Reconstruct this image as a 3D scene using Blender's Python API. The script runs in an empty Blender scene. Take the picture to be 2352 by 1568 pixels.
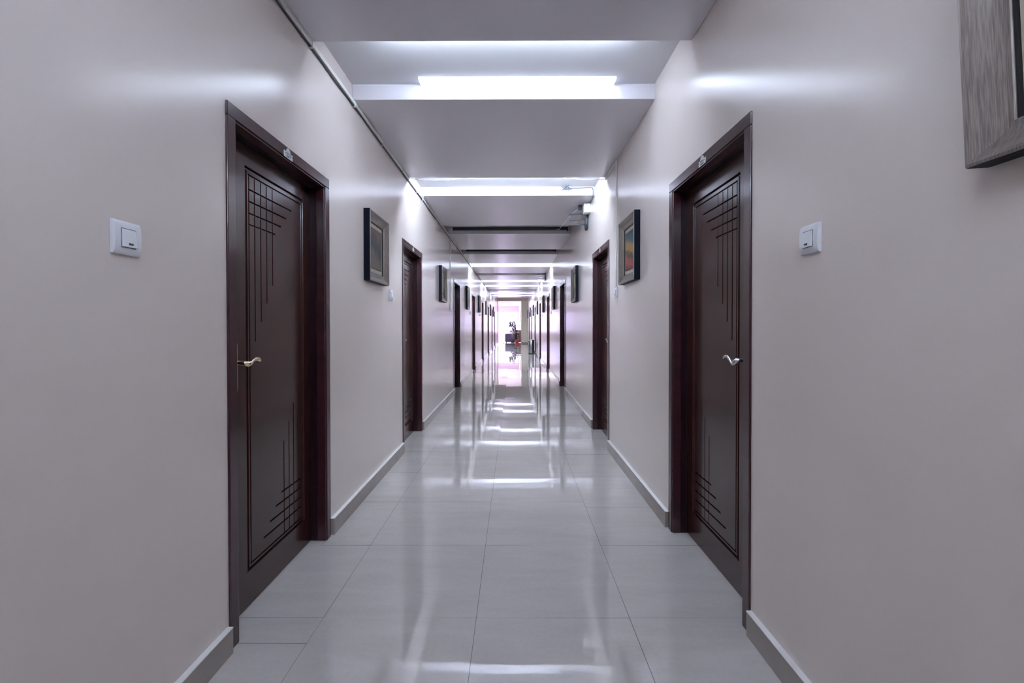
import bpy, bmesh, math, random
from mathutils import Vector, Matrix
random.seed(7)
S = bpy.context.scene
COL = S.collection
PI = math.pi

# ------------------------------------------------------------------ camera
cam = bpy.data.cameras.new('camera'); cam_o = bpy.data.objects.new('camera', cam); COL.objects.link(cam_o)
cam_o.location = (0, 0, 1.2)
cam_o.rotation_euler = (Matrix.Rotation(.00357, 3, 'Z') @ Matrix.Rotation(PI/2 - .01013, 3, 'X') @ Matrix.Rotation(-.00122, 3, 'Z')).to_euler()
cam.sensor_width = 36; cam.lens = 36*1068.3/2352
cam.shift_y = -25.94/2352
cam.clip_start = .02; cam.clip_end = 200
S.camera = cam_o
# ------------------------------------------------------------------ world: overcast daylight seen through the lobby windows
W = bpy.data.worlds.new('daylight'); S.world = W; W.use_nodes = True
bg = W.node_tree.nodes['Background']; bg.inputs[0].default_value = (.72, .62, 1, 1); bg.inputs[1].default_value = 3.2
# ------------------------------------------------------------------ exposure
S.view_settings.view_transform = 'Standard'; S.view_settings.look = 'None'
S.view_settings.exposure = 1.68; S.view_settings.gamma = 1.0; S.view_settings.use_curve_mapping = False
PATCH_E = 3.3; FILL_E = 28.0; TUBE_H = 50.0      # emission of the patch panel, the added strip and the ceiling tubes
TUBE_COL = (.70, .825, 1.0)

# ------------------------------------------------------------------ materials
def mat(name, col, rough=.5, metal=0., spec=.5, coat=0., coat_rough=.1, emit=None, es=0., noise=None, bump=None):
    """noise=(scale xyz, amount, second colour)   bump=(scale xyz, strength, distance)"""
    m = bpy.data.materials.new(name); m.use_nodes = True
    nt = m.node_tree; b = nt.nodes['Principled BSDF']
    b.inputs['Base Color'].default_value = (*col, 1); b.inputs['Roughness'].default_value = rough
    b.inputs['Metallic'].default_value = metal; b.inputs['Specular IOR Level'].default_value = spec
    b.inputs['Coat Weight'].default_value = coat; b.inputs['Coat Roughness'].default_value = coat_rough
    if emit:
        b.inputs['Emission Color'].default_value = (*emit, 1); b.inputs['Emission Strength'].default_value = es
    def tex(scale, detail=4):
        tc = nt.nodes.new('ShaderNodeTexCoord'); mp = nt.nodes.new('ShaderNodeMapping'); n = nt.nodes.new('ShaderNodeTexNoise')
        mp.inputs['Scale'].default_value = scale; n.inputs['Scale'].default_value = 1; n.inputs['Detail'].default_value = detail
        nt.links.new(tc.outputs['Object'], mp.inputs[0]); nt.links.new(mp.outputs[0], n.inputs['Vector'])
        return n
    if noise:
        sc, amt, c2 = noise
        n = tex(sc); mr = nt.nodes.new('ShaderNodeMapRange'); mr.inputs[1].default_value = .35; mr.inputs[2].default_value = .65; mr.inputs[4].default_value = amt
        mx = nt.nodes.new('ShaderNodeMix'); mx.data_type = 'RGBA'
        mx.inputs[6].default_value = (*col, 1); mx.inputs[7].default_value = (*c2, 1)
        nt.links.new(n.outputs[0], mr.inputs[0]); nt.links.new(mr.outputs[0], mx.inputs[0]); nt.links.new(mx.outputs[2], b.inputs['Base Color'])
    if bump:
        prev = None
        for sc, st, di in (bump if isinstance(bump, list) else [bump]):
            n = tex(sc, 3); bp = nt.nodes.new('ShaderNodeBump'); bp.inputs['Strength'].default_value = st; bp.inputs['Distance'].default_value = di
            nt.links.new(n.outputs[0], bp.inputs['Height'])
            if prev: nt.links.new(prev.outputs[0], bp.inputs['Normal'])
            prev = bp
        nt.links.new(prev.outputs[0], b.inputs['Normal'])
    return m

WALL = mat('gloss_wall_paint', (.69, .612, .575), .20, spec=.5, noise=((.5, .5, .5), .5, (.665, .585, .545)),
           bump=[((5, 5, 1.0), .035, .02), ((26, 40, 3), .05, .003)])
CEILM = mat('ceiling_paint', (.66, .65, .67), .8, spec=.2, bump=((30, 4, 30), .08, .004))
BEAMM = mat('beam_paint', (.66, .63, .67), .26, spec=.45, bump=((3, 30, 20), .10, .005))
BASEM = mat('skirting_tile', (.30, .26, .235), .16, noise=((6, 6, 6), .6, (.25, .21, .19)))
BASETOP = mat('skirting_top_plaster', (.84, .81, .80), .4)
GROUT = mat('grout', (.05, .05, .055), .7)
DOORW = mat('dark_door_varnish', (.032, .0085, .0075), .2, spec=.45, coat=.15, noise=((2, 2, 14), .7, (.038, .011, .009)), bump=((40, 40, 3), .05, .002))
FRAMEW = mat('red_brown_frame_varnish', (.052, .013, .018), .24, coat=.3, noise=((3, 3, 10), .8, (.03, .010, .012)), bump=((20, 8, 8), .06, .003))
JAMBW = mat('dark_jamb_varnish', (.016, .005, .008), .35, spec=.25)
CHROME = mat('satin_chrome', (.62, .61, .62), .2, metal=1)
BRASS = mat('pale_brass', (.72, .60, .42), .2, metal=1)
PLATE = mat('etched_plate', (.62, .65, .65), .35, metal=.6)
INK = mat('black_ink', (.02, .025, .03), .5)
PLASTIC = mat('white_plastic', (.74, .74, .78), .28)
PLASTIC_R = mat('white_rocker_plastic', (.80, .80, .83), .25)
DARKP = mat('dark_slot', (.02, .03, .045), .3)
NAVY = mat('navy_black_lacquer', (.004, .006, .013), .5, spec=.12)
SILVERW = mat('brushed_silver_wood', (.30, .26, .23), .3, metal=.35, noise=((40, 520, 22), .9, (.16, .13, .125)), bump=[((60, 700, 60), .15, .001), ((60, 50, 700), .10, .001)])
BLACK = mat('black_lacquer', (.008, .008, .009), .35)
MATB = mat('cream_mat_board', (.50, .44, .36), .7, noise=((40, 40, 90), .4, (.42, .36, .29)))
TRUNK = mat('cream_conduit', (.72, .70, .66), .38)
TRUNKL = mat('conduit_seam', (.04, .04, .04), .6)
WIRE = mat('white_wire', (.62, .62, .66), .4)
WIREG = mat('grey_wire', (.10, .12, .15), .45)
ROUTER = mat('blue_black_plastic', (.022, .032, .045), .3)
BOXW = mat('white_box_plastic', (.78, .79, .76), .3)
PATCHGLOW = mat('patch_panel_glow', (.8, .8, .8), .4, emit=TUBE_COL, es=PATCH_E)
FILLGLOW = mat('fill_strip_glow', (.8, .8, .8), .4, emit=TUBE_COL, es=FILL_E)
def lamp(name, k): return mat(name, (.8, .8, .8), .4, emit=TUBE_COL, es=TUBE_H*k)
LAMPHOUSE = mat('fitting_enamel', (.75, .75, .77), .4)
LAMPDARK = mat('dark_fitting', (.018, .02, .03), .45)
STEEL = mat('brushed_steel', (.30, .30, .31), .30, metal=1, bump=((60, 60, 2), .1, .002))
PINK = mat('pink_lobby_paint', (.82, .66, .76), .4)
TAN = mat('tan_pillar_paint', (.58, .40, .31), .4)
CREAMP = mat('cream_pillar_paint', (.72, .62, .50), .35)
LOBCEIL = mat('lobby_ceiling_paint', (.8, .78, .8), .5)
ALU = mat('window_aluminium', (.22, .22, .24), .35, metal=.3)
LEATHER = mat('dark_purple_leather', (.06, .035, .11), .3, coat=.2, bump=((20, 20, 20), .2, .01))
LEAF = mat('leaf_green', (.05, .075, .035), .35, noise=((20, 20, 20), .8, (.11, .14, .07)))
LEAFG = mat('grey_green_leaf', (.055, .065, .085), .4, noise=((20, 20, 20), .8, (.10, .11, .13)))
STEM = mat('cane_stem', (.25, .2, .15), .6)
POT = mat('red_pot', (.45, .06, .05), .35)
SOIL = mat('soil', (.03, .02, .015), .9)
BROWN = mat('brown_wood', (.22, .11, .06), .4, noise=((3, 3, 20), .6, (.15, .07, .04)))

def floor_material():
    m = bpy.data.materials.new('polished_floor_tile'); m.use_nodes = True; nt = m.node_tree; b = nt.nodes['Principled BSDF']
    N = nt.nodes.new; L = nt.links.new
    geo = N('ShaderNodeTexCoord')
    mp = N('ShaderNodeMapping'); mp.inputs['Scale'].default_value = (1.6, 7, 1); mp.inputs['Rotation'].default_value = (0, 0, .9)
    n1 = N('ShaderNodeTexNoise'); n1.inputs['Scale'].default_value = 1.4; n1.inputs['Detail'].default_value = 7; n1.inputs['Roughness'].default_value = .6; n1.inputs['Distortion'].default_value = .8
    n2 = N('ShaderNodeTexNoise'); n2.inputs['Scale'].default_value = 55; n2.inputs['Detail'].default_value = 3
    L(geo.outputs['Object'], mp.inputs[0]); L(mp.outputs[0], n1.inputs['Vector']); L(geo.outputs['Object'], n2.inputs['Vector'])
    r = N('ShaderNodeValToRGB'); r.color_ramp.elements[0].position = .3; r.color_ramp.elements[0].color = (.53, .49, .46, 1)
    r.color_ramp.elements[1].position = .72; r.color_ramp.elements[1].color = (.59, .55, .52, 1)
    L(n1.outputs[0], r.inputs[0])
    mx = N('ShaderNodeMix'); mx.data_type = 'RGBA'; mx.blend_type = 'MULTIPLY'; mx.inputs[0].default_value = .12
    L(r.outputs[0], mx.inputs[6]); L(n2.outputs[0], mx.inputs[7]); L(mx.outputs[2], b.inputs['Base Color'])
    b.inputs['Roughness'].default_value = .02; b.inputs['Specular IOR Level'].default_value = 1.0; b.inputs['IOR'].default_value = 1.6
    n3 = N('ShaderNodeTexNoise'); n3.inputs['Scale'].default_value = 1.5; n3.inputs['Detail'].default_value = 2
    L(geo.outputs['Object'], n3.inputs['Vector'])
    bp = N('ShaderNodeBump'); bp.inputs['Strength'].default_value = .02; bp.inputs['Distance'].default_value = .01; L(n3.outputs[0], bp.inputs['Height']); L(bp.outputs[0], b.inputs['Normal'])
    return m
FLOORM = floor_material()

def glass_material():
    m = bpy.data.materials.new('window_glass'); m.use_nodes = True; nt = m.node_tree; nt.nodes.clear()
    o = nt.nodes.new('ShaderNodeOutputMaterial'); t = nt.nodes.new('ShaderNodeBsdfTransparent'); g = nt.nodes.new('ShaderNodeBsdfGlossy')
    mx = nt.nodes.new('ShaderNodeMixShader'); g.inputs['Roughness'].default_value = .02; t.inputs[0].default_value = (.96, .96, .98, 1)
    mx.inputs[0].default_value = .06
    nt.links.new(t.outputs[0], mx.inputs[1]); nt.links.new(g.outputs[0], mx.inputs[2]); nt.links.new(mx.outputs[0], o.inputs[0])
    return m
GLASS = glass_material()

def painting(name, stops, warp=.12, sc=(6, 6, 6), streak=None, slope=0.):
    """canvas colours up the picture's height (object space z in -.145..+.145), brushed with noise"""
    m = bpy.data.materials.new(name); m.use_nodes = True; nt = m.node_tree; b = nt.nodes['Principled BSDF']; N = nt.nodes.new; L = nt.links.new
    tc = N('ShaderNodeTexCoord'); sp = N('ShaderNodeSeparateXYZ'); L(tc.outputs['Object'], sp.inputs[0])
    mp = N('ShaderNodeMapping'); mp.inputs['Scale'].default_value = sc; n = N('ShaderNodeTexNoise'); n.inputs['Scale'].default_value = 3; n.inputs['Detail'].default_value = 6
    L(tc.outputs['Object'], mp.inputs[0]); L(mp.outputs[0], n.inputs['Vector'])
    a = N('ShaderNodeMath'); a.operation = 'MULTIPLY_ADD'; a.inputs[1].default_value = 1/.29; a.inputs[2].default_value = .5; L(sp.outputs[2], a.inputs[0])
    s = N('ShaderNodeMath'); s.operation = 'MULTIPLY_ADD'; s.inputs[1].default_value = slope; L(sp.outputs[1], s.inputs[0]); L(a.outputs[0], s.inputs[2])
    w = N('ShaderNodeMath'); w.operation = 'MULTIPLY_ADD'; w.inputs[1].default_value = warp*2; L(n.outputs[0], w.inputs[0])
    w2 = N('ShaderNodeMath'); w2.operation = 'SUBTRACT'; w2.inputs[1].default_value = warp; L(s.outputs[0], w2.inputs[0]); L(w2.outputs[0], w.inputs[2])
    r = N('ShaderNodeValToRGB'); els = r.color_ramp.elements
    while len(els) < len(stops): els.new(.5)
    for e, (p, c) in zip(els, stops): e.position = p; e.color = (*c, 1)
    L(w.outputs[0], r.inputs[0]); L(r.outputs[0], b.inputs['Base Color']); b.inputs['Roughness'].default_value = .55
    bp = N('ShaderNodeBump'); bp.inputs['Strength'].default_value = .3; bp.inputs['Distance'].default_value = .002; L(n.outputs[0], bp.inputs['Height']); L(bp.outputs[0], b.inputs['Normal'])
    return m
ART = {
 'sunset': painting('sunset_canvas', [(0, (.22, .05, .05)), (.14, (.42, .10, .07)), (.27, (.30, .09, .08)), (.34, (.07, .07, .05)), (.42, (.12, .10, .05)), (.50, (.45, .24, .08)), (.62, (.42, .27, .10)), (.74, (.10, .14, .15)), (1, (.02, .07, .12))], .13, (6, 4, 9), slope=-.9),
 'storm': painting('grey_brown_canvas', [(0, (.16, .12, .09)), (.3, (.13, .12, .10)), (.45, (.06, .065, .07)), (.6, (.05, .055, .07)), (.8, (.10, .075, .07)), (1, (.17, .11, .09))], .45, (3, 9, 2.5), slope=1.2),
 'meadow': painting('green_yellow_canvas', [(0, (.05, .09, .08)), (.3, (.10, .16, .10)), (.5, (.38, .36, .20)), (.75, (.30, .30, .18)), (1, (.10, .12, .10))], .35, (5, 12, 2)),
 'ochre': painting('ochre_canvas', [(0, (.16, .12, .08)), (.35, (.32, .26, .17)), (.6, (.25, .22, .16)), (.8, (.14, .12, .10)), (1, (.30, .27, .2))], .4, (6, 14, 3)),
}

# ------------------------------------------------------------------ mesh helpers
def new_obj(name, bm, m, parent=None, loc=None, smooth=False, bevel=0.):
    bmesh.ops.recalc_face_normals(bm, faces=bm.faces)
    me = bpy.data.meshes.new(name); bm.to_mesh(me); bm.free()
    for mm in (m if isinstance(m, (list, tuple)) else [m]): me.materials.append(mm)
    if smooth:
        for p in me.polygons: p.use_smooth = True
    o = bpy.data.objects.new(name, me); COL.objects.link(o)
    if parent: o.parent = parent
    if loc: o.location = loc
    if bevel:
        b = o.modifiers.new('Bevel', 'BEVEL'); b.width = bevel; b.segments = 2; b.limit_method = 'ANGLE'; b.angle_limit = .6
    return o
def BM(): return bmesh.new()
def box(bm, x0, x1, y0, y1, z0, z1, mi=0):
    if x0 > x1: x0, x1 = x1, x0
    if y0 > y1: y0, y1 = y1, y0
    v = [bm.verts.new(p) for p in ((x0,y0,z0),(x1,y0,z0),(x1,y1,z0),(x0,y1,z0),(x0,y0,z1),(x1,y0,z1),(x1,y1,z1),(x0,y1,z1))]
    for f in ((0,3,2,1),(4,5,6,7),(0,1,5,4),(1,2,6,5),(2,3,7,6),(3,0,4,7)):
        fc = bm.faces.new([v[i] for i in f]); fc.material_index = mi
    return v
def ring_tube(bm, pts, rad, n=8, cap=True, flat=1.):
    """tube along pts; rad a number or a list; flat squashes one axis"""
    pts = [Vector(p) for p in pts]; R = rad if isinstance(rad, (list, tuple)) else [rad]*len(pts)
    rows = []; up = Vector((0, 0, 1))
    for i, p in enumerate(pts):
        t = (pts[min(i+1, len(pts)-1)] - pts[max(i-1, 0)]).normalized()
        ref = up if abs(t.dot(up)) < .9 else Vector((1, 0, 0))
        a = t.cross(ref).normalized(); b = a.cross(t).normalized()
        rows.append([bm.verts.new(p + a*math.cos(2*PI*k/n)*R[i]*flat + b*math.sin(2*PI*k/n)*R[i]) for k in range(n)])
    for r0, r1 in zip(rows, rows[1:]):
        for k in range(n): bm.faces.new((r0[k], r0[(k+1)%n], r1[(k+1)%n], r1[k]))
    if cap: bm.faces.new(rows[0]); bm.faces.new(rows[-1])
def lathe(bm, prof, n=32, cx=0, cy=0):
    rows = [[bm.verts.new((cx+r*math.cos(2*PI*k/n), cy+r*math.sin(2*PI*k/n), z)) for k in range(n)] for r, z in prof]
    for r0, r1 in zip(rows, rows[1:]):
        for k in range(n): bm.faces.new((r0[k], r0[(k+1)%n], r1[(k+1)%n], r1[k]))
    bm.faces.new(rows[0]); bm.faces.new(rows[-1])
def empty(name, loc, label=None, cat=None, group=None, kind=None):
    o = bpy.data.objects.new(name, None); o.empty_display_size = .1; COL.objects.link(o); o.location = loc
    return tag(o, label, cat, group, kind)
def tag(o, label=None, cat=None, group=None, kind=None):
    if label: o['label'] = label
    if cat: o['category'] = cat
    if group: o['group'] = group
    if kind: o['kind'] = kind
    return o
def copy_tree(o, parent=None):
    c = o.copy(); COL.objects.link(c)
    if parent: c.parent = parent
    for ch in list(o.children): copy_tree(ch, c)
    return c

# ------------------------------------------------------------------ dimensions
WL, WR = -1.051, .9196          # wall planes
Y0, Y1 = -4.2, 30.67            # corridor from behind the camera to the opening into the lobby
SOF, CEI = 2.67, 2.77
DOORS_L = [1.70, 4.385, 8.16, 11.72, 15.26, 18.78, 22.15, 25.4]
DOORS_R = [1.80, 4.47, 8.28, 11.88, 15.58, 19.40, 23.2, 26.6]
DW, DH, TH = .94, 2.025, .16     # door frame outer size, wall depth
RECESS = [(-3.75,-3.1), (-1.75,-1.1), (.27,.89), (2.42,3.04), (4.645,5.285), (6.865,7.485), (9.01,9.61), (11.03,11.67), (13.08,13.645), (15.08,15.685), (16.95,17.61), (18.99,19.59), (20.9,21.5), (22.6,23.2)]
HIGH = 24.3                      # from here the ceiling is higher
ORD = ['first', 'second', 'third', 'fourth', 'fifth', 'sixth', 'seventh', 'eighth', 'ninth', 'tenth', 'eleventh', 'twelfth']

# ------------------------------------------------------------------ the setting
def wall(side, X, doors, out):
    bm = BM(); xo = X + out*TH; y = Y0
    for d in doors:
        box(bm, X, xo, y, d+.01, 0, 3.1); box(bm, X, xo, d+.01, d+DW-.01, DH-.01, 3.1); y = d+DW-.01
    box(bm, X, xo, y, Y1, 0, 3.1)
    bmesh.ops.remove_doubles(bm, verts=bm.verts, dist=1e-5)
    o = new_obj('wall_'+side, bm, WALL); tag(o, 'glossy pale pinkish white corridor wall on the %s' % side, 'wall', kind='structure')
    # skirting with the paler plaster ledge on top
    segs = []; y = Y0
    for d in doors: segs.append((y, d-.008)); y = d+DW+.014
    segs.append((y, Y1))
    r = empty('baseboard_'+side, (X, 0, 0), 'taupe tile skirting with a white ledge along the %s wall' % side, 'skirting', kind='structure')
    b1 = BM(); b2 = BM()
    for a, b in segs:
        box(b1, 0, -out*.021, a, b, 0, .092); box(b2, 0, -out*.0215, a, b, .0925, .0965)
    new_obj('skirting_face', b1, BASEM, r, bevel=.001); new_obj('skirting_top', b2, BASETOP, r)
wall('left', WL, DOORS_L, -1); wall('right', WR, DOORS_R, 1)

ts, tx, ty = .6287, -.7835, 1.898
def floor():
    root = empty('floor', (0, 0, 0), 'polished pale grey stone-look floor tiles with thin dark joints', 'floor', kind='structure')
    bm = BM(); box(bm, WL-TH-.01, WR+TH+.01, Y0-.2, Y1+.2, -.06, -.003); box(bm, -5.1, .6, Y1+.19, 47.2, -.06, -.003)
    new_obj('floor_joint', bm, GROUT, root)
    bm = BM(); g = .00085
    def t(x0, x1, y0, y1):
        tu, tv = random.uniform(-.0016, .0016), random.uniform(-.0022, .0022)
        vs = [bm.verts.new((x, y, (x-(x0+x1)/2)*tu + (y-(y0+y1)/2)*tv)) for x, y in ((x0+g,y0+g),(x1-g,y0+g),(x1-g,y1-g),(x0+g,y1-g))]; bm.faces.new(vs)
    cols = [WL-TH, tx, tx+ts, tx+2*ts, WR+TH]
    r = -10
    while ty + r*ts < Y1+.15:
        y0, y1 = ty+r*ts, ty+(r+1)*ts
        for i, (a, b) in enumerate(zip(cols, cols[1:])):
            if i == 0:
                y0s, y1s = (y0, y1)
                if r == -1: t(a, b, y0, 1.743); t(a, b, 1.743, y1); continue
                if r % 3 == 1: t(a, WL+.0, y0, y1); t(WL+.0, b, y0, y1); continue
            if i == 3 and r >= 2:
                yy = y0 - .0 - .10; t(a, b, yy, yy+ts)
                continue
            if i == 3 and r == 1: t(a, b, y0, y1-.10); continue
            t(a, b, y0, y1)
        r += 1
    x = -5.1
    while x < .5:
        y = Y1+.2
        while y < 47: t(x, min(x+ts, .6), y, y+ts); y += ts
        x += ts
    new_obj('floor_tiles', bm, FLOORM, root)
floor()

def ceiling():
    bm = BM(); box(bm, WL-TH, WR+TH, Y0, HIGH, CEI, CEI+.1); box(bm, WL-TH, WR+TH, HIGH, Y1+.1, 2.96, 3.06)
    tag(new_obj('ceiling', bm, CEILM), 'pale upper ceiling inside the recesses', 'ceiling', kind='structure')
    prev = Y0
    ends = RECESS + [(HIGH, HIGH)]
    for i, (a, b) in enumerate(ends):
        bm = BM(); box(bm, WL+.0005, WR-.0005, prev, a, SOF, CEI if a < HIGH else 2.96)
        tag(new_obj('ceiling_beam', bm, BEAMM, bevel=.002), None, None, kind='structure')

        prev = b
ceiling()
def end_walls():
    bm = BM(); box(bm, WL-TH, WR+TH, Y0-.15, Y0, 0, 3.1)
    tag(new_obj('wall_back', bm, WALL), 'wall closing the corridor behind the camera', 'wall', kind='structure')
    r = empty('wall_end', (0, Y1, 0), 'tan wall around the opening into the lobby', 'wall', kind='structure')
    bm = BM(); box(bm, WL-TH, WR+TH, 0, .14, 2.832, 3.25); new_obj('lintel', bm, TAN, r)
    bm = BM(); box(bm, .515, WR+TH, 0, .14, 0, 2.832); new_obj('pillar_face', bm, CREAMP, r)
    bm = BM(); box(bm, .505, WR, -.018, 0, 0, .095); new_obj('pillar_skirting', bm, BASEM, r)
    bm = BM(); box(bm, WL-TH, -1.02, 0, .14, 0, 2.832); new_obj('jamb', bm, PINK, r)
    bm = BM(); box(bm, -1.02, .515, -.012, .15, 2.80, 2.832); box(bm, -1.05, -1.02, -.012, .15, 0, 2.832); box(bm, .507, .535, -.012, .15, 0, 2.832); new_obj('opening_trim', bm, TAN, r, bevel=.003)
    # lobby shell
    bm = BM(); box(bm, .507, .66, Y1+.14, 46.6, 0, 3.25); tag(new_obj('wall_lobby_right', bm, PINK), 'pink lobby wall beyond the opening', 'wall', kind='structure')
    bm = BM(); box(bm, -5.1, -4.95, Y1+.14, 46.6, 0, 3.25); box(bm, -5.1, WL-TH, Y1, Y1+.14, 0, 3.25); tag(new_obj('wall_lobby_left', bm, PINK), 'lobby wall out of sight on the left', 'wall', kind='structure')
    bm = BM(); box(bm, -5.1, .66, Y1+.14, 46.75, 3.13, 3.25); tag(new_obj('ceiling_lobby', bm, LOBCEIL), 'white lobby ceiling', 'ceiling', kind='structure')
    bm = BM(); box(bm, -5.1, .66, 46.6, 46.75, 0, .56); box(bm, -5.1, .66, 46.6, 46.75, 2.605, 3.2); box(bm, -5.1, -4.6, 46.6, 46.75, .56, 2.605); box(bm, .46, .66, 46.6, 46.75, .56, 2.605)
    tag(new_obj('wall_far', bm, PINK), 'pink lobby wall around the bright window', 'wall', kind='structure')
    w = empty('window_1', (0, 46.62, 0), 'bright grid-framed lobby window at the far end', 'window', kind='structure')
    bm = BM(); box(bm, -4.6, .46, -.02, .05, .56, .60); box(bm, -4.6, .46, -.02, .05, 2.565, 2.605); box(bm, -4.6, .46, -.02, .05, 1.885, 1.935)
    xs = [-4.6 + .0]; x = .424
    for x in (.424, -.296, -1.015, -1.735, -2.455, -3.175, -3.895, -4.565): box(bm, x-.022, x+.022, -.02, .05, .56, 2.605)
    new_obj('window_frame', bm, ALU, w)
    bm = BM(); box(bm, -4.6, .46, .012, .018, .56, 2.605); new_obj('window_pane', bm, GLASS, w)
    # a window bay in the lobby's hidden left wall side is the same long window; portals speed the daylight up
    la = bpy.data.lights.new('window_daylight', 'AREA'); la.shape = 'RECTANGLE'; la.size = 5.0; la.size_y = 2.0; la.cycles.is_portal = True
    lo = bpy.data.objects.new('window_daylight', la); COL.objects.link(lo); lo.location = (-2.07, 46.85, 1.58); lo.rotation_euler = (-PI/2, 0, 0)
end_walls()

# ------------------------------------------------------------------ doors
def arch_profile(bm, s, u0, u1, ztop, w, o_in, o_out):
    box(bm, s*o_in, s*o_out, u0, u0+w, 0, ztop-w-.0006); box(bm, s*o_in, s*o_out, u1-w, u1, 0, ztop-w-.0006); box(bm, s*o_in, s*o_out, u0, u1, ztop-w, ztop)
def leaf_mesh(s):
    U0, U1, Z0, Z1 = .065, .888, .006, 1.962
    G = []   # (axis, centre, from, to, half width, depth)
    def rect(u0, u1, z0, z1, hw, d):
        G.extend([('v', u0, z0-hw, z1+hw, hw, d), ('v', u1, z0-hw, z1+hw, hw, d), ('h', z0, u0-hw, u1+hw, hw, d), ('h', z1, u0-hw, u1+hw, hw, d)])
    rect(.268, .792, .160, 1.868, .0075, .010)
    rect(.288, .772, .180, 1.843, .0042, .006)
    cu, cz = .53*2, .180+1.843
    for u, z in zip((.332, .381, .430, .482), (1.133, 1.219, 1.304, 1.39)):
        G.append(('v', u, z, 1.843, .0042, .0075)); G.append(('v', cu-u, .180, cz-z, .0042, .0075))
    for z, u in zip((1.782, 1.731, 1.680, 1.632), (.67, .614, .561, .507)):
        G.append(('h', z, .288, u, .0042, .0075)); G.append(('h', cz-z, cu-u, .772, .0042, .0075))
    us, zs = {U0, U1}, {Z0, Z1}
    for ax, c, a, b, hw, d in G:
        P, Q = (us, zs) if ax == 'v' else (zs, us)
        P.update((c-hw, c-hw*.45, c+hw*.45, c+hw)); Q.update((a-.002, a, b, b+.002))
    def uniq(st):
        out = []
        for v in sorted(st):
            if not out or v - out[-1] > 2e-4: out.append(v)
        return out
    us, zs = uniq(us), uniq(zs)
    def depth(u, z):
        m = 0
        for ax, c, a, b, hw, d in G:
            p, q = (u, z) if ax == 'v' else (z, u)
            if a-1e-4 <= q <= b+1e-4 and abs(p-c) < hw-1e-4: m = max(m, d)
        return m
    bm = BM(); F = -.080
    vv = [[bm.verts.new((s*(F-depth(u, z)), u, z)) for z in zs] for u in us]
    for i in range(len(us)-1):
        for j in range(len(zs)-1): bm.faces.new((vv[i][j], vv[i+1][j], vv[i+1][j+1], vv[i][j+1]))
    # back and edges
    x = s*-.118
    rim = [vv[i][0] for i in range(len(us))] + [vv[-1][j] for j in range(1, len(zs))] + [vv[i][-1] for i in range(len(us)-2, -1, -1)] + [vv[0][j] for j in range(len(zs)-2, 0, -1)]
    bk = [bm.verts.new((x, v.co.y, v.co.z)) for v in rim]
    n = len(rim)
    for i in range(n): bm.faces.new((rim[i], rim[(i+1)%n], bk[(i+1)%n], bk[i]))
    bm.faces.new(bk)
    return bm
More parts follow.
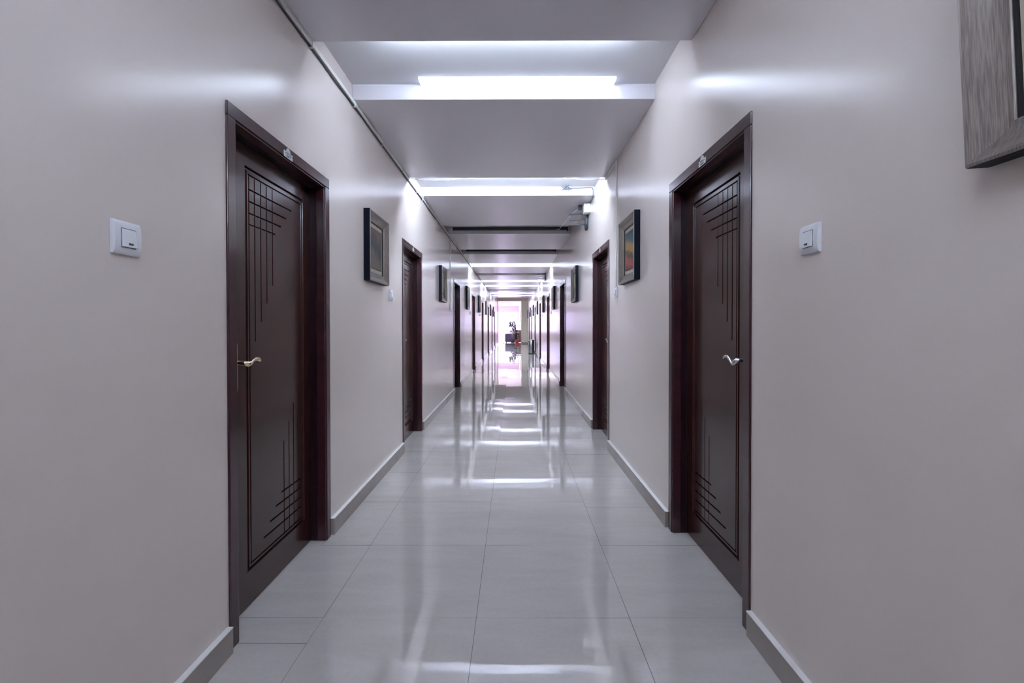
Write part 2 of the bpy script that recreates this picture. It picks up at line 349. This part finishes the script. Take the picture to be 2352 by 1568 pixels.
def make_door(name, s, X, y, number, label):
    """local x: into the corridor for s=+1 (left wall), y: along the corridor, 0 at the frame's near edge"""
    r = empty(name, (X, y, 0), label, 'door', 'varnished panel doors along the corridor', 'structure')
    bm = BM(); arch_profile(bm, s, 0, DW, DH, .052, -.04, .008); arch_profile(bm, s, .052, DW-.052, DH-.052, .009, -.045, .003)
    new_obj('door_frame', bm, FRAMEW, r, bevel=.003)
    bm = BM(); arch_profile(bm, s, .045, DW-.045, DH-.045, .014, -.135, -.02); arch_profile(bm, s, .058, DW-.045, DH-.058, .012, -.155, -.119)
    new_obj('door_jamb', bm, JAMBW, r, bevel=.003)
    new_obj('door_panel', leaf_mesh(s), DOORW, r)
    # number plate with a crowned top
    bm = BM(); pts = [(0,0),(.08,0),(.08,.032),(.066,.030),(.060,.034),(.056,.046),(.046,.053),(.040,.055),(.034,.053),(.024,.046),(.020,.034),(.014,.030),(0,.032)]
    # crowned outline, extruded
    f = [bm.verts.new((s*.0095, .418+a, 1.973+b*.86)) for a, b in pts]; g = [bm.verts.new((s*.0075, .418+a, 1.973+b*.86)) for a, b in pts]
    bm.faces.new(f); bm.faces.new(g)
    for i in range(len(f)): bm.faces.new((f[i], f[(i+1)%len(f)], g[(i+1)%len(f)], g[i]))
    pl = new_obj('number_plate', bm, PLATE, r)
    for u in (.424, .492):
        bm = BM(); box(bm, s*.0095, s*.0105, u-.0022, u+.0022, 1.9865, 1.991); new_obj('rivet', bm, INK, pl)
    if number:
        cu = bpy.data.curves.new('number', 'FONT'); cu.body = number; cu.size = .028; cu.align_x = 'CENTER'; cu.extrude = .0003; cu.offset = .0004
        t = bpy.data.objects.new('number', cu); COL.objects.link(t); t.parent = pl; t.location = (s*.0098, .458, 1.9775)
        t.rotation_euler = (PI/2, 0, s*PI/2); cu.materials.append(INK)
    # handle: long backplate and a waved lever
    h = empty('door_handle', (0, 0, 0)); h.parent = r
    fx = -.080; hy = .174; ls = .72 if s > 0 else .88; hz = 1.05
    bm = BM()
    q = [(-.018,-.098),(.018,-.098),(.020,-.09),(.020,.09),(.018,.098),(.008,.105),(0,.112),(-.008,.105),(-.018,.098),(-.020,.09),(-.020,-.09)]
    q = q[:1] + [(-.008,-.105),(0,-.112),(.008,-.105)] + q[1:]
    f = [bm.verts.new((s*(fx+.005), hy+a, hz-.02+b)) for a, b in q]; g = [bm.verts.new((s*(fx-.001), hy+a, hz-.02+b)) for a, b in q]
    bm.faces.new(f); bm.faces.new(g)
    for i in range(len(f)): bm.faces.new((f[i], f[(i+1)%len(f)], g[(i+1)%len(f)], g[i]))
    new_obj('backplate', bm, BRASS if s > 0 else CHROME, h, bevel=.001)
    bm = BM()
    if s > 0:
        P = [(0,.0,0),(.022,0,0),(.040,.003,-.002),(.052,.016,-.006),(.056,.035,-.003),(.056,.055,.006),(.056,.080,.012),(.056,.105,.010),(.056,.125,.003),(.056,.132,-.001)]
        R_ = [.010,.009,.011,.012,.009,.0065,.0085,.0105,.0095,.004]
    else:
        P = [(0,0,0),(.03,0,0),(.052,.004,.0),(.058,.014,-.008),(.058,.030,-.019),(.058,.044,-.014),(.058,.062,.0),(.058,.085,.012),(.058,.110,.012),(.058,.130,.004),(.058,.134,-.001)]
        R_ = [.010,.009,.012,.012,.007,.006,.0075,.0085,.008,.006,.003]
    ring_tube(bm, [(s*(fx+a), hy+b*ls, hz+c) for a, b, c in P], R_, 12, flat=.8)
    new_obj('lever', bm, BRASS if s > 0 else CHROME, h, smooth=True)
    return r
ml = make_door('door_1', 1, WL, DOORS_L[0], '221', 'dark brown grooved door numbered 221, nearest on the left wall')
mr = make_door('door_2', -1, WR, DOORS_R[0], '222', 'dark brown grooved door numbered 222, nearest on the right wall')
n = 3
for i in range(1, 8):
    for src, ds, X, side in ((ml, DOORS_L, WL, 'left'), (mr, DOORS_R, WR, 'right')):
        c = src.copy(); COL.objects.link(c)
        for ch in src.children:
            k = ch.copy(); COL.objects.link(k); k.parent = c
            for g in ch.children:
                if g.type == 'FONT': continue
                kk = g.copy(); COL.objects.link(kk); kk.parent = k
        c.name = 'door_%d' % n; n += 1
        c.location = (X, ds[i], 0); c['label'] = 'dark brown panel door, %s from the camera along the %s wall' % (ORD[i], side)

# ------------------------------------------------------------------ pictures
def make_picture(s, kind, W_=.5, H_=.505):
    r = empty('picture_frame', (0, 0, 0), None, 'picture')
    def ring(prof, n_, m, bev=0):
        """prof: (inset t, out o); mitred sweep"""
        bm = BM(); rows = []
        for t, o in prof:
            rows.append([bm.verts.new((s*o, a, b)) for a, b in ((t, t), (W_-t, t), (W_-t, H_-t), (t, H_-t))])
        rows.append(rows[0])
        for r0, r1 in zip(rows, rows[1:]):
            for k in range(4): bm.faces.new((r0[k], r0[(k+1)%4], r1[(k+1)%4], r1[k]))
        return new_obj(n_, bm, m, r)
    ring([(0, .0), (0, .043), (.004, .0435), (.004, 0)], 'side_band', NAVY)
    ring([(.0005, .0437), (.001, .0465), (.006, .0475), (.012, .045), (.024, .034), (.040, .022), (.054, .0165), (.064, .0165), (.066, .014), (.066, .001), (.0045, .001), (.0045, .0437)], 'moulding', SILVERW)
    ring([(.0662, .001), (.0662, .0125), (.071, .0125), (.071, .001)], 'inner_lip', BLACK)
    bm = BM(); box(bm, s*.001, s*.006, .0715, W_-.0715, .0715, H_-.0715); new_obj('mat_board', bm, MATB, r)
    cy, cz, q = W_/2+.0, H_/2, .150
    bm = BM(); box(bm, s*.0065, s*.011, cy-q, cy+q, cz-q, cz+q); new_obj('fillet', bm, BLACK, r)
    bm = BM(); box(bm, s*-.001, s*.001, -q+.007, q-.007, -q+.007, q-.007); new_obj('canvas', bm, ART[kind], r, loc=(s*.0125, cy, cz))
    return r
PL = [(3.26, 1.520), (6.54, 1.545), (10.17, 1.565), (13.74, 1.585), (17.2, 1.60), (20.7, 1.63), (23.5, 1.65)]
PR = [(.885, 1.503), (3.885, 1.535), (7.10, 1.545), (10.76, 1.565), (14.38, 1.59), (17.97, 1.615), (21.75, 1.64), (25.54, 1.66), (29.6, 1.66)]
kL = ['storm', 'ochre', 'meadow', 'storm', 'ochre', 'meadow', 'storm']
kR = ['ochre', 'sunset', 'meadow', 'ochre', 'storm', 'sunset', 'meadow', 'ochre', 'storm']
LOOK = {'storm': 'murky grey-brown', 'ochre': 'pale ochre', 'meadow': 'green and yellow', 'sunset': 'orange and blue sunset'}
protos = {}
def place_picture(s, kind, X, y, z, label, group):
    if s not in protos: o = protos[s] = make_picture(s, kind)
    else:
        o = copy_tree(protos[s]); o.rotation_euler = (0, 0, 0)
        for ch in o.children:
            if ch.name.startswith('canvas'):
                ch.data = ch.data.copy(); ch.data.materials[0] = ART[kind]
    o.location = (X, y, z); o['label'] = label; o['category'] = 'picture'; o['group'] = group
    return o
for i, ((y, z), k) in enumerate(zip(PL, kL)):
    place_picture(1, k, WL+.001, y, z, 'framed %s painting on the left wall, after the %s door' % (LOOK[k], ORD[i]), 'silver framed pictures along the corridor')
for i, ((y, z), k) in enumerate(zip(PR, kR)):
    lab = 'large silver moulded picture frame cut by the upper right photo corner' if i == 0 else 'framed %s painting on the right wall, after the %s door' % (LOOK[k], ORD[i-1])
    o = place_picture(-1, k, WR-.001, y-.5, z, lab, 'silver framed pictures along the corridor')
    if i == 0: o.rotation_euler = (0, -.056, 0); o.location = (WR-.003, .403, 1.503)

# ------------------------------------------------------------------ wall switches
def make_switch(s):
    r = empty('wall_switch', (0, 0, 0), None, 'switch')
    w, h = .088, .090
    bm = BM(); prof = [(-h/2, .0)] + [(h/2*math.sin(a), .014*abs(math.cos(a))**.45 if abs(math.cos(a)) > 1e-3 else .001) for a in [(-1+k/14)*PI/2 for k in range(29)]] + [(h/2, 0)]
    e = [[bm.verts.new((s*o, y, z)) for z, o in prof] for y in (-w/2, w/2)]
    for i in range(len(prof)-1): bm.faces.new((e[0][i], e[1][i], e[1][i+1], e[0][i+1]))
    bm.faces.new(e[0]); bm.faces.new(e[1]); bm.faces.new((e[0][0], e[1][0], e[1][-1], e[0][-1]))
    new_obj('cover_plate', bm, PLASTIC, r, bevel=.0025)
    bm = BM(); box(bm, s*.0136, s*.0144, -.0235, .0235, -.0265, .0245); new_obj('rocker_gap', bm, DARKP, r)
    bm = BM(); v = box(bm, s*.012, s*.018, -.0222, .0222, -.0252, .0232)
    for q in v:
        if abs(q.co.x) > .015: q.co.x = s*(.0205 if q.co.z < 0 else .0150)
    rk = new_obj('rocker', bm, PLASTIC_R, r, bevel=.001)
    bm = BM(); ring_tube(bm, [(s*.0198, -.006, -.0165), (s*.0198, .006, -.0165)], .0028, 10); new_obj('indicator', bm, DARKP, rk)
    return r
sp = {}
def place_switch(s, X, y, z, label):
    if s not in sp: o = sp[s] = make_switch(s)
    else: o = copy_tree(sp[s])
    o.location = (X+s*.0005, y, z); o['label'] = label; o['category'] = 'switch'; o['group'] = 'white wall switches beside the doors'
for i, (y, z) in enumerate([(1.252, 1.436), (3.96, 1.459), (7.70, 1.477), (11.22, 1.50), (14.5, 1.53), (17.9, 1.54), (21.35, 1.54)]):
    place_switch(1, WL, y, z, 'white rocker switch before the %s door on the left wall' % ORD[i])
for i, (y, z) in enumerate([(1.437, 1.465), (4.15, 1.493), (None, 0), (11.4, 1.511), (14.95, 1.524), (18.6, 1.53), (22.5, 1.54)]):
    if y: place_switch(-1, WR, y, z, 'white rocker switch before the %s door on the right wall' % ORD[i])

# ------------------------------------------------------------------ ceiling lights
def batten(y, z, x0, x1, label, dy=.095, dz=.014):
    r = empty('ceiling_light', ((x0+x1)/2, y, z), label, 'light', 'light fittings in the ceiling recesses'); L_ = (x1-x0)/2
    bm = BM(); box(bm, -L_, L_, -dy/2, dy/2, .004, dz); new_obj('housing', bm, LAMPHOUSE, r)
    bm = BM(); box(bm, -L_+.001, L_-.001, -dy/2+.001, dy/2-.001, 0, .0035); new_obj('diffuser', bm, PATCHGLOW, r)
    return r
def tube(y, x0, x1, label, m):
    """bare tube on a slim housing, tucked up behind the far edge of the nearer beam"""
    r = empty('ceiling_light', ((x0+x1)/2, y, CEI), label, 'light', 'light fittings in the ceiling recesses'); L_ = (x1-x0)/2
    bm = BM(); box(bm, -L_, L_, -.022, .022, -.016, -.0005); new_obj('housing', bm, LAMPHOUSE, r, bevel=.003)
    bm = BM(); ring_tube(bm, [(-L_+.02, 0, -.034), (L_-.02, 0, -.034)], .014, 14); new_obj('tube', bm, m, r, smooth=True)
    for a in (-L_, L_-.02):
        bm = BM(); box(bm, a, a+.02, -.016, .016, -.050, -.016); new_obj('end_cap', bm, LAMPHOUSE, r)
    return r
batten(2.992, CEI-.0145, -.60, .65, 'bright white rectangle in the nearest recess, added as a glowing panel')  # no real lamp: a pasted white patch rebuilt as a glowing panel
LA, LB, LC = lamp('soft_tube', .55), lamp('bright_tube', 1.3), lamp('brightest_tube', 1.7)
tube(-3.69, -.62, .62, 'ceiling tube at the corridor start behind the camera', LA)
tube(-1.69, -.62, .62, 'ceiling tube behind the camera', LA)
tube(.33, -.62, .62, 'ceiling tube in the recess above the camera', LA)
tube(2.447, -.75, .65, 'hidden ceiling tube behind the first beam', lamp('dim_tube', .42))
for k, (y, m) in enumerate(((4.70, LB), (11.085, LC), (15.135, LC), (17.005, LC), (20.955, LC), (22.655, LC))):
    tube(y, -.95, .82, 'lit ceiling tube behind the beam, %s lit recess from the camera' % ORD[k+1], m)
def fill_strip(y, x0, x1, label, m):
    r = empty('ceiling_light', ((x0+x1)/2, y, SOF+.004), label, 'light', 'light fittings in the ceiling recesses'); L_ = (x1-x0)/2
    bm = BM(); box(bm, -L_, L_, -.014, -.0008, .002, .094); new_obj('housing', bm, LAMPHOUSE, r)
    bm = BM(); box(bm, -L_+.002, L_-.002, -.020, -.0145, .004, .092); new_obj('diffuser', bm, m, r)
    return r
# unseen fill strip added behind the last beam to brighten the end pillar
cv = fill_strip(HIGH, WL+.05, WR-.05, 'added fill strip hidden behind the last beam near the lobby', FILLGLOW); cv.rotation_euler = (0, 0, PI); cv.location.z = 2.78
la = bpy.data.lights.new('lobby_fill', 'AREA'); la.shape = 'RECTANGLE'; la.size = 3; la.size_y = 9; la.energy = 260; la.color = (.93, .92, 1)  # fill light added out of view to brighten the lobby, no fitting
lo = bpy.data.objects.new('lobby_fill', la); COL.objects.link(lo); lo.location = (-2.9, 38.5, 3.12)
for y, z, lab in ((7.452, 2.724, 'dark unlit strip fitting across the third ceiling recess'), (9.578, 2.728, 'dark unlit strip fitting across the fourth ceiling recess')):
    r = empty('strip_fitting', (-.04, y, z), lab, 'light fitting', 'unlit dark ceiling strips')
    bm = BM(); box(bm, -.93, .91, -.03, .03, 0, CEI-z-.001); new_obj('housing', bm, LAMPDARK, r, bevel=.004)
    for a, b, c in ((.885, .905, -.022), (-.925, -.90, -.008)):
        bm = BM(); box(bm, a, b, -.03, -.012, c, 0); new_obj('end_cap', bm, LAMPDARK, r)

# ------------------------------------------------------------------ conduits and wires
def trunking():
    r = empty('cable_trunking', (WL+.001, 0, 2.64), 'cream cable trunking along the top of the left wall', 'trunking')
    bm = BM(); y = Y0
    while y < 23.2:
        e = min(y+2.0, 23.3); j = random.uniform(-.002, .002)
        box(bm, 0, .016, y, e-.004, .000+j, .026+j); y = e
    new_obj('trunk', bm, TRUNK, r, bevel=.002)
    bm = BM(); y = Y0
    pts = []
    while y < 23.2: pts.append((.006, y, -.006+random.uniform(-.004, .002))); y += .3
    ring_tube(bm, pts, .0042, 6); new_obj('cable', bm, TRUNKL, r, smooth=True)
    y = Y0+.1
    while y < 23:
        bm = BM(); box(bm, .0002, .019, y, y+.012, -.012, .027); new_obj('clip', bm, TRUNK, r); y += .65
trunking()
def conduit(X, s, y, z0, z1, label):
    r = empty('conduit', (X, y, z0), label, 'conduit', 'vertical switch conduits')
    bm = BM(); box(bm, 0, s*.010, -.0105, .0105, 0, z1-z0); new_obj('trunk', bm, TRUNK, r, bevel=.002)
    bm = BM(); box(bm, 0, s*.0108, -.0018, .0018, .01, z1-z0-.01); new_obj('seam', bm, WIRE, r)
conduit(WR, -1, 4.15, 1.541, 2.655, 'thin white conduit dropping to a switch on the right wall')
conduit(WL, 1, 7.70, 1.525, 2.63, 'thin white conduit dropping to a switch on the left wall')
r = empty('corner_trunking', (WR, 4.15, 2.645), 'short cream trunking under the ceiling at the right wall', 'trunking')
bm = BM(); box(bm, 0, -.014, -.02, .495, 0, .022); new_obj('trunk', bm, TRUNK, r, bevel=.002)
def wire(name, pts, rad, m, label, n_=10):
    bm = BM(); out = []
    P = [Vector(p) for p in pts]
    for i in range(len(P)-1):
        p0, p1, p2, p3 = P[max(i-1,0)], P[i], P[i+1], P[min(i+2,len(P)-1)]
        for k in range(n_):
            t = k/n_; out.append(.5*((2*p1)+(-p0+p2)*t+(2*p0-5*p1+4*p2-p3)*t*t+(-p0+3*p1-3*p2+p3)*t**3))
    out.append(P[-1]); ring_tube(bm, out, rad, 6)
    return tag(new_obj(name, bm, m, smooth=True), label, 'wire')
wire('wire', [(WL+.01, 4.62, 2.663), (-.93, 4.66, 2.655), (-.72, 4.67, 2.652), (-.56, 4.665, 2.66), (-.45, 4.66, 2.672)], .0028, WIREG, 'thin wire sagging across the second recess by the left wall')
wire('wire', [(WR-.012, 4.64, 2.655), (.84, 4.66, 2.652), (.70, 4.665, 2.654), (.56, 4.66, 2.664), (.5, 4.66, 2.675)], .0028, WIREG, 'thin wire sagging across the second recess by the right wall')
wire('wire', [(WL+.02, 5.24, 2.60), (WL+.035, 5.265, 2.66), (WL+.03, 5.272, 2.72), (WL+.06, 5.27, 2.752), (WL+.12, 5.27, 2.75), (WL+.25, 5.27, 2.745)], .003, WIRE, 'white wire looped at the left end of the third beam')
wire('wire', [(.62, 5.27, 2.748), (.78, 5.272, 2.752), (.87, 5.272, 2.755), (.896, 5.272, 2.74), (.898, 5.27, 2.68), (.900, 5.30, 2.655), (.898, 5.36, 2.645), (.895, 5.48, 2.652)], .0045, WIREG, 'grey wires bent round the right end of the third beam')
bm = BM()
for a, b in (((.56, 5.2, 2.755), (.63, 5.27, 2.725)), ((.53, 5.2, 2.75), (.60, 5.27, 2.73)), ((.59, 5.21, 2.757), (.655, 5.27, 2.735)), ((.62, 5.22, 2.768), (.55, 5.27, 2.728))): ring_tube(bm, [a, b], .006, 6)
tag(new_obj('wire_splice', bm, WIREG), 'small dark knot of spliced wires on the third beam', 'wire')

# router with four aerials, white box above it
def make_router():
    r = empty('wifi_router', (0, 0, 0), None, 'router')
    bm = BM(); pr = [(-.055,.10),(-.058,.03),(-.05,-.06),(-.03,-.11),(0,-.125),(.03,-.11),(.05,-.06),(.058,.03),(.055,.10)]
    f = [bm.verts.new((-.004, a, b)) for a, b in pr]; g = [bm.verts.new((-.035, a, b)) for a, b in pr]
    bm.faces.new(f); bm.faces.new(g)
    for i in range(len(f)): bm.faces.new((f[i], f[(i+1)%len(f)], g[(i+1)%len(f)], g[i]))
    new_obj('body', bm, ROUTER, r, bevel=.006)
    bm = BM(); box(bm, -.0385, -.036, -.052, .052, .03, .036); new_obj('light_strip', bm, WIRE, r)
    for y, z in ((-.045, .075), (.04, .085), (-.05, .0), (.045, -.04)):
        bm = BM(); ring_tube(bm, [(-.034, y, z), (-.065, y, z), (-.07, y, z+.001), (-.235, y, z-.012+random.uniform(-.006, .006))], [.009, .008, .0068, .006], 8); new_obj('antenna', bm, ROUTER, r, smooth=True)
    return r
rt = make_router(); rt.location = (WR, 5.78, 2.50); tag(rt, 'black wifi router with four aerials on the right wall, nearer one', 'router', 'wifi routers on the corridor walls')
r2 = copy_tree(rt); r2.location = (WR, 13.35, 2.60); r2['label'] = 'black wifi router with aerials on the right wall, farther one'
r3 = copy_tree(rt); r3.location = (WL, 22.9, 2.56); r3.rotation_euler = (0, 0, PI); r3['label'] = 'black wifi router and cables high on the left wall, far away'
for ch in list(r3.children):
    if ch.name.startswith('antenna'): ch.rotation_euler = (0, 0, 0); ch.scale = (.35, 1, 1)
r = empty('junction_box', (WR, 5.60, 2.545), 'white junction box above the nearer router on the right wall', 'junction box')
bm = BM(); box(bm, -.001, -.075, -.05, .06, 0, .115); new_obj('box_body', bm, BOXW, r, bevel=.004)
bm = BM(); box(bm, -.072, -.078, -.045, .055, .006, .109); new_obj('box_lid', bm, BOXW, r, bevel=.002)
bm = BM(); box(bm, -.046, -.095, -.03, .03, 0, .052)
o = new_obj('power_adapter', bm, ROUTER, None, (WR-.036, 5.70, 2.612), bevel=.004); tag(o, 'dark power adapter between the white box and the router', 'adapter')
wire('network_cable', [(WR-.12, 5.70, 2.63), (.74, 5.85, 2.60), (.68, 6.1, 2.56), (.655, 6.4, 2.55), (.66, 6.8, 2.60), (.68, 7.3, 2.70), (.70, 7.40, 2.72)], .0035, WIRE, 'white cable from the nearer router towards the dark strip')
wire('network_cable', [(WR-.01, 7.55, 2.655), (.905, 8.4, 2.662), (.905, 9.0, 2.658)], .003, WIRE, 'white cable along the right edge of the ceiling')

# ------------------------------------------------------------------ things at the far end
r = empty('litter_bin', (.748, 19.77, 0), 'cylindrical steel litter bin standing by the right wall', 'bin')
bm = BM(); lathe(bm, [(.122, .035), (.125, .04), (.125, .555), (.122, .56)]); new_obj('body', bm, STEEL, r, smooth=True)
bm = BM(); lathe(bm, [(.126, 0), (.128, .004), (.128, .034), (.124, .0349)]); new_obj('base_ring', bm, BLACK, r, smooth=True)
bm = BM(); lathe(bm, [(.12, .5605), (.127, .563), (.127, .578), (.10, .592), (.09, .592), (.085, .575), (.01, .575)]); new_obj('lid', bm, STEEL, r)

r = empty('armchair', (-.18, 32.75, 0), 'dark purple leather armchair in the lobby, side on', 'armchair')
bm = BM(); box(bm, -.40, .40, -.36, .36, .06, .34); new_obj('base', bm, LEATHER, r, bevel=.03)
bm = BM(); box(bm, -.40, .22, -.24, .24, .342, .46); new_obj('seat', bm, LEATHER, r, bevel=.04)
for yy in (-.36, .24):
    bm = BM(); box(bm, -.42, .40, yy-.06, yy+.14, .08, .62); new_obj('armrest', bm, LEATHER, r, bevel=.05)
bm = BM(); v = box(bm, .18, .42, -.36, .36, .34, .90)
for q in v:
    if q.co.z > .5: q.co.x += .06
new_obj('backrest', bm, LEATHER, r, bevel=.06)
for a in (-.36, .34):
    for b in (-.30, .28):
        bm = BM(); box(bm, a, a+.05, b, b+.05, 0, .06); new_obj('foot', bm, BLACK, r)

def leafm(bm, base, d, length, width, droop=.3):
    d = Vector(d).normalized(); side = d.cross(Vector((0, 0, 1))).normalized(); n_ = 6; rows = []
    for i in range(n_+1):
        t = i/n_; p = Vector(base) + d*length*t + Vector((0, 0, -droop*length*t*t)); w = width*math.sin(PI*min(1, t*.95+.05))**.8*.5
        rows.append((bm.verts.new(p - side*w + Vector((0, 0, w*.3))), bm.verts.new(p), bm.verts.new(p + side*w + Vector((0, 0, w*.3)))))
    for a, b in zip(rows, rows[1:]):
        bm.faces.new((a[0], a[1], b[1], b[0])); bm.faces.new((a[1], a[2], b[2], b[1]))
def pot(root, r0=.11, r1=.155, h=.26, m=POT):
    bm = BM(); lathe(bm, [(r0, 0), (r1*.95, h-.03), (r1, h-.03), (r1, h), (r1-.012, h), (r1-.02, h-.03)], 24); new_obj('pot', bm, m, root, smooth=False)
    bm = BM(); lathe(bm, [(r1-.025, h-.05), (r1-.022, h-.028)], 20); new_obj('soil', bm, SOIL, root)
r = empty('potted_plant', (.215, 31.15, 0), 'leafy plant in a red pot in front of the armchair', 'plant')
pot(r)
bm = BM()
for i in range(90):
    a = random.uniform(0, 2*PI); el = random.uniform(.1, 1.3); h0 = random.uniform(.28, .72)
    rr = random.uniform(.0, .12)
    leafm(bm, (math.cos(a)*rr, math.sin(a)*rr, h0), (math.cos(a)*math.cos(el), math.sin(a)*math.cos(el), math.sin(el)*.6), random.uniform(.2, .38)*(.55 if math.cos(a) > 0 else 1), random.uniform(.08, .13), random.uniform(.2, .8))
new_obj('foliage', bm, LEAF, r, smooth=True)
bm = BM()
for i in range(6):
    a = i*PI/3; ring_tube(bm, [(0, 0, .22), (math.cos(a)*.04, math.sin(a)*.04, .5), (math.cos(a)*.1, math.sin(a)*.1, .74)], [.009, .008, .004], 6)
new_obj('stem', bm, STEM, r)
r = empty('potted_tree', (-.06, 34.0, 0), 'tall slender indoor tree with grey-green leaves behind the armchair', 'plant')
pot(r, .13, .18, .30, BLACK)
bm = BM(); tops = []
for i, (x, y, h) in enumerate([(-.20, .05, 1.42), (-.05, -.06, 1.30), (.10, .05, 1.45), (.20, -.03, 1.18), (0, .1, 1.0)]):
    ring_tube(bm, [(x*.1, y*.1, .25), (x*.35, y*.4, .7), (x, y, h)], [.016, .013, .007], 7); tops.append((x, y, h))
new_obj('stem', bm, STEM, r)
bm = BM()
for x, y, h in tops:
    for i in range(34):
        a = random.uniform(0, 2*PI); el = random.uniform(-.3, 1.2); hh = h - random.uniform(-.05, .22)
        leafm(bm, (x, y, hh), (math.cos(a)*math.cos(el), math.sin(a)*math.cos(el), math.sin(el)), random.uniform(.18, .32), random.uniform(.06, .1), random.uniform(.1, .9))
new_obj('foliage', bm, LEAFG, r, smooth=True)
r = empty('side_cabinet', (.40, 32.6, 0), 'narrow brown wooden cabinet against the pink lobby wall', 'cabinet')
bm = BM(); box(bm, -.08, .10, -.35, .35, .04, .84); new_obj('carcass', bm, BROWN, r, bevel=.004)
bm = BM(); box(bm, -.10, .105, -.37, .37, .8405, .87); new_obj('top', bm, BLACK, r, bevel=.004)
bm = BM(); box(bm, -.088, -.0805, -.33, -.005, .07, .80); new_obj('cabinet_door', bm, BROWN, r); bm = BM(); box(bm, -.088, -.0805, .005, .33, .07, .80); new_obj('cabinet_door', bm, BROWN, r)
for i, (y, z0, z1) in enumerate(((35.6, 1.45, 2.35), (42.5, 1.75, 2.45))):
    r = empty('lobby_picture', (.506, y, z0), 'brown framed picture on the pink lobby wall, %s one' % ('nearer' if i == 0 else 'farther'), 'picture', 'pictures on the lobby wall')
    bm = BM(); box(bm, 0, -.035, 0, .5, 0, z1-z0); new_obj('frame', bm, BROWN, r, bevel=.004)
    bm = BM(); box(bm, -.0355, -.037, .05, .45, .05, z1-z0-.05); new_obj('canvas', bm, MATB, r)
r = empty('lobby_ceiling_light', (-.72, 38.0, 3.07), 'slim unlit batten light on the lobby ceiling', 'light')
bm = BM(); box(bm, -.5, .5, -.04, .04, .02, .06); new_obj('housing', bm, LAMPHOUSE, r, bevel=.004)
bm = BM(); ring_tube(bm, [(-.48, 0, .005), (.48, 0, .005)], .014, 10); new_obj('tube', bm, PLASTIC, r)
